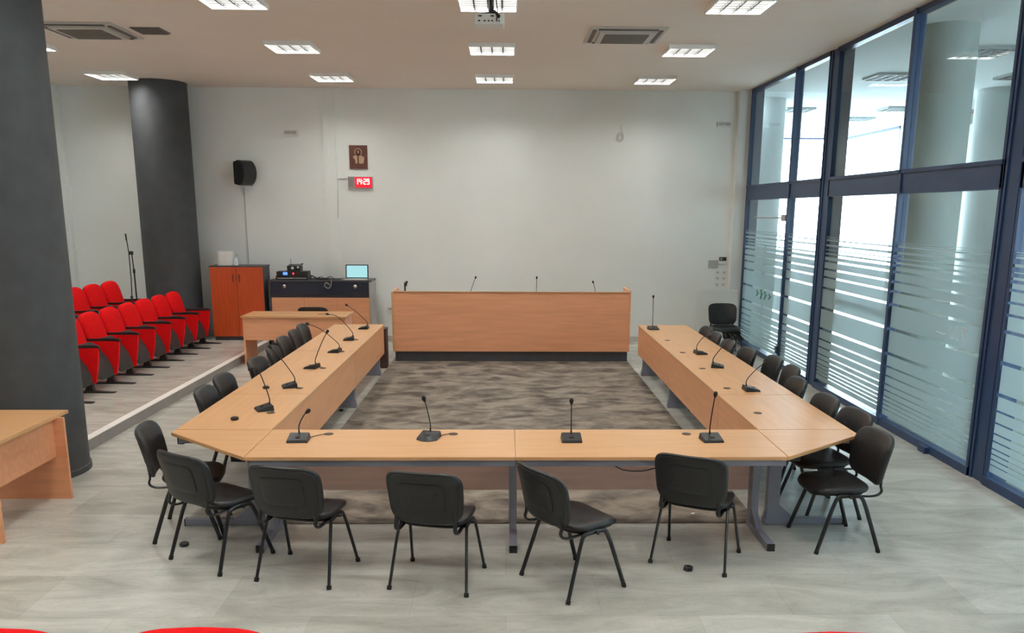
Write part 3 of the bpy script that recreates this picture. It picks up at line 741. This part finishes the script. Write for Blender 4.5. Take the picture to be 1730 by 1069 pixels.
# little items on the tables and the floor
def puck(x,y,z,label,rz=0,s=1.0,grp=None):
    s *= 0.68; bm = nb(); lathe(bm, [(0.045*s,0),(0.048*s,0.012*s),(0.046*s,0.034*s),(0.03*s,0.042*s)], 6); o = obj('socket_box', bm, M_black, None)
    o.location = (x,y,z); o.rotation_euler = (0,0,rz); tag(o, label, 'socket box')
puck(-2.25,6.80,TZ,'small black box on the left table corner',0.3)
puck(-2.34,8.05,TZ,'small flat black box behind the second left microphone',0.1,1.0)
puck(-2.40,5.93,0,'small black floor box beneath the chairs at the left corner',0.5,1.05)
puck(1.28,5.47,0,'small black floor box under the right chair of the near row',0.2,1.1)
puck(-2.06,10.24,0.0,'small black box on the floor under the left tables',0.2,0.9)
bm = nb(); obox(bm, 1.55,6.55,0.014,0.035,0.02,0.01,0.5,bev=0.003); tag(obj('paper_scrap', bm, M_white), 'tiny white scrap on the carpet near the right leg', 'scrap')
# cable looped on the near modesty panel
bm = nb(); tube(bm, smooth_path([(0.70,6.435,0.70),(0.78,6.43,0.55),(0.92,6.43,0.44),(1.08,6.43,0.42),(1.22,6.43,0.45)],6), 0.004, 6)
tag(obj('cable', bm, M_cable), 'thin cable hanging behind the right half of the near row', 'cable')

# ------------------------------------------------------------------ cupboard and low cabinet
t = thing('cupboard', 'tall cherry cupboard with two doors and a charcoal carcass', 'cupboard', (-4.83,15.21,PLAT))
obj('carcass', box(nb(), -0.47,0.47,0.02,0.46,0.07,1.325,0.003), M_charc, t)
obj('plinth', box(nb(), -0.46,0.46,0.03,0.45,0,0.07), M_charc, t)
obj('top_panel', box(nb(), -0.48,0.48,0.0,0.465,1.325,1.345,0.003), M_charc, t)
for s in (-1,1):
    d = obj('door', box(nb(), min(s*0.003,s*0.468), max(s*0.003,s*0.468), 0,0.02,0.075,1.322,0.002), M_cherry, t)
    bm = nb(); tube(bm, smooth_path([(s*0.055,0.0,1.06),(s*0.055,-0.03,1.08),(s*0.055,-0.03,1.17),(s*0.055,0.0,1.19)]), 0.007, 8); obj('handle', bm, M_black, d, True)
t = thing('low_cabinet', 'wide low cabinet with a dark drawer band above beech doors', 'cabinet', (-3.36,15.26,0))
obj('carcass', box(nb(), -0.91,0.91,0.02,0.55,0.06,1.185), M_charc, t)
obj('plinth', box(nb(), -0.89,0.89,0.04,0.54,0,0.06), M_charc, t)
obj('top_panel', box(nb(), -0.925,0.925,-0.005,0.56,1.185,1.213,0.003), M_charc, t)
obj('side_panel', box(nb(), 0.885,0.925,-0.005,0.55,0.0,1.185), M_ltgrey, t); obj('side_panel', box(nb(), -0.925,-0.885,-0.005,0.55,0,1.185), M_charc, t)
for s in (-1,1):
    d = obj('drawer', box(nb(), min(s*0.002,s*0.88), max(s*0.002,s*0.88), 0,0.02,0.95,1.18,0.002), M_navy, t)
    bm = nb(); lathe(bm, [(0.032,0),(0.032,0.006),(0.018,0.012)], 20); bm.transform(Matrix.Translation((s*0.635,0.0,1.105)) @ Matrix.Rotation(PI/2,4,'X')); obj('knob', bm, M_chrome, d, True)
for k in range(3):
    a = -0.88+k*0.587
    obj('door', box(nb(), a+0.002, a+0.585, 0,0.02,0.07,0.90,0.002), M_panel, t)
# items on the low cabinet
ZC = 1.213
t = thing('amplifier', 'black rack amplifier with a blue display on the low cabinet', 'amplifier', (-3.87,15.5,ZC))
obj('body', box(nb(), -0.30,0.28,-0.14,0.14,0.0,0.075,0.006), M_black, t)
obj('front_trim', box(nb(), -0.27,0.25,-0.146,-0.138,0.02,0.036), M_ltgrey, t)
bm = nb()
for x in (-0.02,0.05,0.10): lathe(bm, [(0.014,0),(0.012,0.01)], 12, x, 0.03, 0)
bm.transform(Matrix.Rotation(PI/2,4,'X')); bm.transform(Matrix.Translation((0,-0.14,0))); obj('knob', bm, M_chrome, t)
t = thing('receiver', 'thin black receiver with a glowing blue screen stacked on the amplifier', 'receiver', (-3.87,15.5,ZC+0.075))
obj('body', box(nb(), -0.29,0.27,-0.12,0.13,0.0,0.075,0.006), M_black, t)
obj('display', box(nb(), -0.17,-0.09,-0.124,-0.119,0.012,0.062), M_blued, t)
obj('indicator', box(nb(), 0.0,0.03,-0.124,-0.119,0.02,0.055), M_redd, t)
t = thing('mixer', 'small black mixer with white dials on top of the stack', 'mixer', (-3.83,15.5,ZC+0.15))
obj('body', box(nb(), -0.14,0.10,-0.10,0.10,0.0,0.10,0.008), M_black, t)
bm = nb(); lathe(bm, [(0.026,0),(0.024,0.012)], 16, -0.04, 0.06, 0); lathe(bm, [(0.020,0),(0.018,0.012)], 16, 0.06, 0.075, 0)
bm.transform(Matrix.Rotation(PI/2,4,'X')); bm.transform(Matrix.Translation((0,-0.10,0))); obj('dial', bm, M_white, t, True)
bm = nb(); tube(bm, [(-0.10,0.05,0.10),(-0.105,0.05,0.22)], 0.004, 6); tube(bm, [(-0.14,0.05,0.11),(0.10,0.05,0.115)],0.008,6); tube(bm, [(0.09,0.05,0.115),(0.12,0.03,0.13)],0.012,6); obj('antenna', bm, M_black, t)
t = thing('laptop', 'open laptop with a pale cyan screen on the right of the low cabinet', 'laptop', (-2.73,15.42,ZC))
obj('keyboard_base', box(nb(), -0.205,0.205,-0.13,0.11,0,0.018,0.004), M_ltgrey, t)
ld = obj('lid', nb() if False else obox(nb(), 0,0.125,0.138,0.415,0.012,0.255,rx=-0.10,bev=0.004), M_navy, t)
obj('screen', obox(nb(), 0,0.1175,0.142,0.375,0.002,0.215,rx=-0.10), M_screen, ld)
bm = nb()
tube(bm, smooth_path([(-3.56,15.42,ZC+0.03),(-3.52,15.36,ZC+0.075),(-3.46,15.34,ZC+0.05),(-3.40,15.36,ZC+0.02),(-3.33,15.34,ZC+0.03)],5), 0.012, 6)
for k in range(6):
    x = -3.56+k*0.055
    tube(bm, smooth_path([(x,15.36+0.03*(k%3),ZC+0.008),(x+0.10,15.33+0.04*(k%2),ZC+0.02+0.02*(k%3)),(x+0.19,15.38,ZC+0.01),(x+0.30,15.40-0.03*(k%2),ZC+0.012)],5), 0.007, 6)
tag(obj('cable_tangle', bm, M_cable), 'tangle of black cables between the amplifier and the laptop', 'cables')
bm = nb(); tube(bm, smooth_path([(-3.16,15.30,ZC+0.01),(-3.15,15.245,ZC),(-3.15,15.24,ZC-0.07),(-3.20,15.24,ZC-0.14),(-3.27,15.24,ZC-0.10),(-3.24,15.24,ZC-0.04),(-3.18,15.24,ZC-0.07)],6), 0.007, 6)
tag(obj('cable', bm, M_ltgrey), 'grey cable loop hanging over the drawer front', 'cable')
bm = nb(); tube(bm, smooth_path([(-2.52,15.45,ZC+0.012),(-2.42,15.40,ZC+0.005),(-2.40,15.34,ZC-0.15),(-2.41,15.36,ZC-0.32),(-2.43,15.5,ZC-0.5)],6), 0.006, 6)
tag(obj('cable', bm, M_ltgrey), 'grey cable looping off the right end of the low cabinet', 'cable')
bm = nb(); lathe(bm, [(0.145,0),(0.145,0.25),(0.02,0.25)], 32); o = obj('paper_roll', bm, M_white, None, True); o.location = (-5.08,15.45,PLAT+1.345); tag(o, 'fat white paper roll on top of the cherry cupboard', 'paper roll')
t = thing('bottle', 'small clear pump bottle beside the paper roll on the cupboard', 'bottle', (-4.87,15.38,PLAT+1.345))
bm = nb(); lathe(bm, [(0.035,0),(0.038,0.01),(0.036,0.10),(0.014,0.13),(0.014,0.14)], 18); obj('body', bm, M_clear, t, True)
bm = nb(); lathe(bm, [(0.016,0.14),(0.016,0.16),(0.006,0.165),(0.006,0.185)], 12); obox(bm, 0.01,0,0.19,0.05,0.02,0.014,bev=0.003); obj('cap', bm, M_ltgrey, t, True)
t = thing('bottle', 'white bottle at the very left edge on the foreground desk', 'bottle', (-4.30,6.9,0.75))
bm = nb(); lathe(bm, [(0.04,0),(0.042,0.01),(0.042,0.13),(0.016,0.17),(0.016,0.18)], 20); obj('body', bm, M_clear, t, True)
bm = nb(); lathe(bm, [(0.018,0.18),(0.018,0.21)], 16); obj('cap', bm, M_white, t, True)
# bin behind the far left table
t = thing('waste_bin', 'dark brown bin between the left tables and the bench', 'bin', (-2.01,13.25,0))
bm = nb(); box(bm,-0.12,0.12,-0.12,0.12,0,0.60,0.01); obj('body', bm, M_bin, t); 
bm = nb(); box(bm,-0.125,0.125,-0.125,0.125,0.60,0.63,0.006); obj('lid', bm, M_bin, t)

# ------------------------------------------------------------------ things on the back wall
t = thing('wall_speaker', 'black curved loudspeaker mounted high on the back wall', 'speaker', (-4.86,15.99,2.88))
def hull(bm, prof, z0, z1):
    A = [bm.verts.new((x,y,z0)) for x,y in prof]; B = [bm.verts.new((x*0.96,y,z1)) for x,y in prof]
    return A,B
bm = nb(); pts = [(-0.05,0.0),(-0.115,-0.30)]
prof = [(-0.13,-0.36),(-0.13,-0.08),(-0.02,0.0),(0.10,-0.05)]
# side profile: flat back, bulging grille; plan cut so it is turned to the hall
side = [(0.0,0.03),(0.0,0.42),(-0.16,0.45),(-0.24,0.41),(-0.30,0.33),(-0.32,0.23),(-0.30,0.13),(-0.24,0.05),(-0.16,0.0)]
prism(bm, side, 'x', -0.14, 0.14)
bmesh.ops.bevel(bm, geom=bm.edges[:], offset=0.01, segments=2, affect='EDGES')
bm.transform(Matrix.Translation((0,-0.10,0)) @ Matrix.Rotation(D(52),4,'Z'))
obj('cabinet', bm, M_black, t, True)
bm = nb(); box(bm,-0.03,0.03,-0.16,0.0,0.18,0.28); obj('bracket', bm, M_black, t)
bm = nb(); tube(bm, [(-4.83,15.985,2.86),(-4.83,15.985,1.46)], 0.008, 6); tube(bm, [(-4.87,15.985,2.95),(-4.87,15.97,2.78),(-4.83,15.985,2.68)],0.005,6)
tag(obj('cable', bm, M_cablew), 'thin cable running down the wall from the loudspeaker to the cupboard', 'cable')
def exitlight(x,z,label):
    t = thing('emergency_light', label, 'emergency light', (x,YB,z))
    obj('housing', box(nb(),-0.13,0.13,-0.05,0,-0.045,0.045,0.008), M_white, t)
    obj('lens', box(nb(),-0.11,0.11,-0.056,-0.05,-0.02,0.035), M_ltgrey, t)
    bm = nb(); lathe(bm, [(0.012,0),(0.01,0.005)], 10); bm.transform(Matrix.Translation((0.01,-0.056,-0.005)) @ Matrix.Rotation(PI/2,4,'X')); obj('lamp', bm, M_white, t)
exitlight(-3.92, 3.82, 'small emergency light high on the wall above the low cabinet')
exitlight(4.0, 4.02, 'small emergency light high at the right end of the back wall')
# plaque: generic haloed figure
t = thing('wall_plaque', 'brown wooden plaque with a pale robed figure above the clock', 'plaque', (-2.71,YB,3.41))
obj('board', box(nb(),-0.165,0.165,-0.03,0,-0.215,0.205,0.004), M_brownp, t)
bm = nb()
ring_ = [(-0.0+0.062*math.cos(a), -0.034, 0.085+0.062*math.sin(a)) for a in [D(-40+ k*26) for k in range(11)]]
tube(bm, ring_, 0.008, 6)
obj('halo', bm, M_plaqueF, t)
bm = nb(); lathe(bm, [(0.044,0),(0.040,0.004)], 20); bm.transform(Matrix.Translation((0,-0.03,0.08)) @ Matrix.Scale(1.2,4,(0,0,1)) @ Matrix.Rotation(PI/2,4,'X')); obj('hair', bm, M_plaqueD, t)
bm = nb(); lathe(bm, [(0.024,0),(0.020,0.004)], 20); bm.transform(Matrix.Translation((0,-0.034,0.088)) @ Matrix.Scale(1.3,4,(0,0,1)) @ Matrix.Rotation(PI/2,4,'X')); obj('face', bm, M_skinp, t)
bm = nb(); prism(bm, [(-0.10,0.0),(-0.05,0.03),(-0.02,0.025),(-0.015,-0.11),(-0.05,-0.12),(-0.06,-0.05)], 'y', -0.036,-0.03)
prism(bm, [(0.01,0.01),(0.05,0.03),(0.11,-0.01),(0.10,-0.10),(0.08,-0.12),(0.015,-0.12)], 'y', -0.038,-0.03); obj('robe', bm, M_plaqueF, t)
# LED clock
t = thing('wall_clock', 'red digital clock showing 14:29 under the plaque', 'clock', (-2.685,YB,2.955))
obj('housing', box(nb(),-0.225,0.225,-0.05,0,-0.105,0.105,0.006), M_ltgrey, t)
obj('display_window', box(nb(),-0.10,0.215,-0.056,-0.05,-0.095,0.095), M_ledbg, t)
bm = nb()
for k in range(6): q=-0.21+k*0.018; box(bm,q,q+0.006,-0.055,-0.05,-0.09,0.09)
obj('side_grille', bm, M_slotd, t)
SEG = {'1':'bc','4':'fgbc','2':'abged','9':'abcdfg'}
def digit(bm, ch, x, z, w_=0.045, h_=0.10, s=0.011):
    S = {'a':(x,x+w_,z+h_-s,z+h_),'g':(x,x+w_,z+h_/2-s/2,z+h_/2+s/2),'d':(x,x+w_,z,z+s),'f':(x,x+s,z+h_/2,z+h_),'e':(x,x+s,z,z+h_/2),'b':(x+w_-s,x+w_,z+h_/2,z+h_),'c':(x+w_-s,x+w_,z,z+h_/2)}
    for c in SEG[ch]:
        a,b,c0,c1 = S[c]; box(bm, a,b,-0.060,-0.055,c0,c1)
bm = nb()
for ch,x in zip('1429',(-0.085,-0.022,0.060,0.123)): digit(bm, ch, x, -0.035)
box(bm,0.036,0.047,-0.060,-0.055,0.025,0.037); box(bm,0.036,0.047,-0.060,-0.055,-0.012,0.0)
obj('digits', bm, M_led, t, label='glowing red digits 14:29')
bm = nb(); tube(bm, [(-2.91,15.985,3.02),(-3.11,15.985,3.02),(-3.11,15.96,2.6),(-3.12,15.96,2.3)], 0.010, 6)
tag(obj('cable', bm, M_cablew), 'cable from the red clock across to the wall duct', 'cable')
bm = nb()
for z in (2.60,2.50,2.40,2.28):
    for x in (-3.27,-3.13): box(bm, x-0.03, x+0.03, 15.958,15.967, z-0.010, z+0.010)
tag(obj('duct_clips', bm, M_wall), 'small pale clips on the wall duct below the clock', 'clip')
# dangling cable ring
bm = nb()
tube(bm, smooth_path([(2.12,15.985,4.02),(2.10,15.98,3.95),(2.14,15.97,3.86),(2.11,15.96,3.80)],5), 0.006, 6)
tube(bm, [(2.09+0.06*math.cos(a),15.96,3.79+0.075*math.sin(a)) for a in [2*PI*k/18 for k in range(19)]], 0.009, 6)
tube(bm, [(2.09+0.035*math.cos(a),15.965,3.78+0.045*math.sin(a)) for a in [2*PI*k/14 for k in range(15)]], 0.006, 6)
tag(obj('cable_coil', bm, M_cablew), 'small coil of loose cable high on the right of the back wall', 'cable')
# thermostat, plate and sockets
t = thing('thermostat', 'dark-screened thermostat on the wall right of the bench', 'thermostat', (4.10,YB,1.56)); 
obj('body', box(nb(),-0.07,0.09,-0.03,0,-0.07,0.07,0.005), M_white, t); obj('display', box(nb(),-0.06,0.075,-0.034,-0.03,-0.01,0.06), M_black, t)
obj('display_digit', box(nb(),-0.04,-0.01,-0.036,-0.034,0.005,0.045), M_ltgrey, t)
tag(obj('wall_plate', box(nb(),3.84,4.02,15.98,16,1.42,1.56,0.003), M_ltgrey), 'grey wall plate left of the thermostat', 'wall plate')
k = 0
for zi,z in enumerate((1.33,1.22,1.10)):
    for xi_,x in enumerate((4.03,4.15)):
        t = thing('wall_socket', 'white wall socket below the thermostat, %s row, %s' % (('top','middle','bottom')[zi],('left','right')[xi_]), 'socket', (x-0.0,YB,z), group='sockets below the thermostat')
        obj('plate', box(nb(),-0.045,0.045,-0.012,0,-0.04,0.04,0.004), M_white, t)
        bm = nb(); lathe(bm, [(0.018,0),(0.016,0.003)], 12); bm.transform(Matrix.Translation((0,-0.012,0)) @ Matrix.Rotation(PI/2,4,'X')); obj('socket_face', bm, M_ltgrey, t)
t = thing('wall_socket', 'white double socket low on the wall left of the bench', 'socket', (-2.18,YB,0.62)); obj('plate', box(nb(),-0.08,0.08,-0.04,0,-0.05,0.05,0.006), M_white, t)
obj('socket_face', box(nb(),-0.05,0.05,-0.044,-0.04,-0.02,0.02), M_ltgrey, t)
t = thing('wall_socket', 'small socket with a black plug low on the wall right of the bench', 'socket', (2.35,YB,0.56)); obj('plate', box(nb(),-0.04,0.04,-0.012,0,-0.04,0.04,0.004), M_white, t)
obj('plug', box(nb(),-0.05,0.02,-0.05,-0.012,-0.02,0.015,0.004), M_black, t)
# white board panel leaning at the wall
t = thing('white_panel', 'low white board standing behind the chair at the right wall', 'board', (3.90,15.42,0))
obj('board', box(nb(),-0.385,0.385,0,0.03,0.02,1.05,0.003), M_white, t)
bm = nb()
for s in (-0.3,0.3): box(bm, s-0.02, s+0.02, -0.12,0.14,0,0.03)
obj('foot', bm, M_white, t)
# black cable bundle under that chair: a dark bag on the floor side
t = thing('cable_bundle', 'black bundle of cables hanging under the chair at the right wall', 'cables', (3.95,14.42,0))
bm = nb(); random.seed(3)
for k in range(9):
    x = -0.15+0.035*k
    tube(bm, smooth_path([(x,0.0,0.415),(x+random.uniform(-.03,.03),-0.02,0.33+random.uniform(-.03,.03)),(x+0.06,-0.01,0.25+random.uniform(-.03,.05)),(x+0.02,0.02,0.33),(x-0.03,0.03,0.42)],4), 0.014, 6)
obj('loops', bm, M_cable, t)
bm = nb(); tube(bm, smooth_path([(0.08,0,0.26),(0.03,0.0,0.14),(-0.03,0.0,0.0)],5), 0.008, 6); obj('tail', bm, M_cable, t)

# ------------------------------------------------------------------ microphone stand by the column
t = thing('microphone_stand', 'black boom microphone stand behind the rear row of red seats', 'microphone stand', (-6.52,14.95,0.335))
bm = nb(); tube(bm, [(0,0,0.12),(-0.005,0,1.05)], 0.013, 8); obj('lower_tube', bm, M_black, t, True)
bm = nb(); tube(bm, [(-0.005,0,1.0),(-0.02,0,1.38)], 0.010, 8); lathe(bm, [(0.02,1.02),(0.02,1.09)], 10, -0.005, 0); obj('upper_tube', bm, M_black, t, True)
bm = nb(); obox(bm, -0.02,-0.02,1.37,0.06,0.05,0.06,bev=0.01); obj('boom_clutch', bm, M_black, t, True)
bm = nb(); tube(bm, [(-0.065,-0.04,0.62),(-0.055,-0.03,0.9),(-0.055,-0.03,1.38),(-0.075,-0.03,1.62)], 0.009, 8); obox(bm, -0.068,-0.04,0.60,0.035,0.03,0.05,bev=0.008); obj('boom', bm, M_black, t, True)
bm = nb(); tube(bm, [(-0.075,-0.03,1.58),(-0.082,-0.03,1.70)], 0.014, 8); obj('microphone_clip', bm, M_black, t, True)
for k in range(3):
    a = 2*PI*k/3+0.3; bm = nb(); tube(bm, [(0,0,0.20),(0.28*math.cos(a),0.28*math.sin(a),0.012)], 0.009, 8); obj('leg', bm, M_black, t, True)
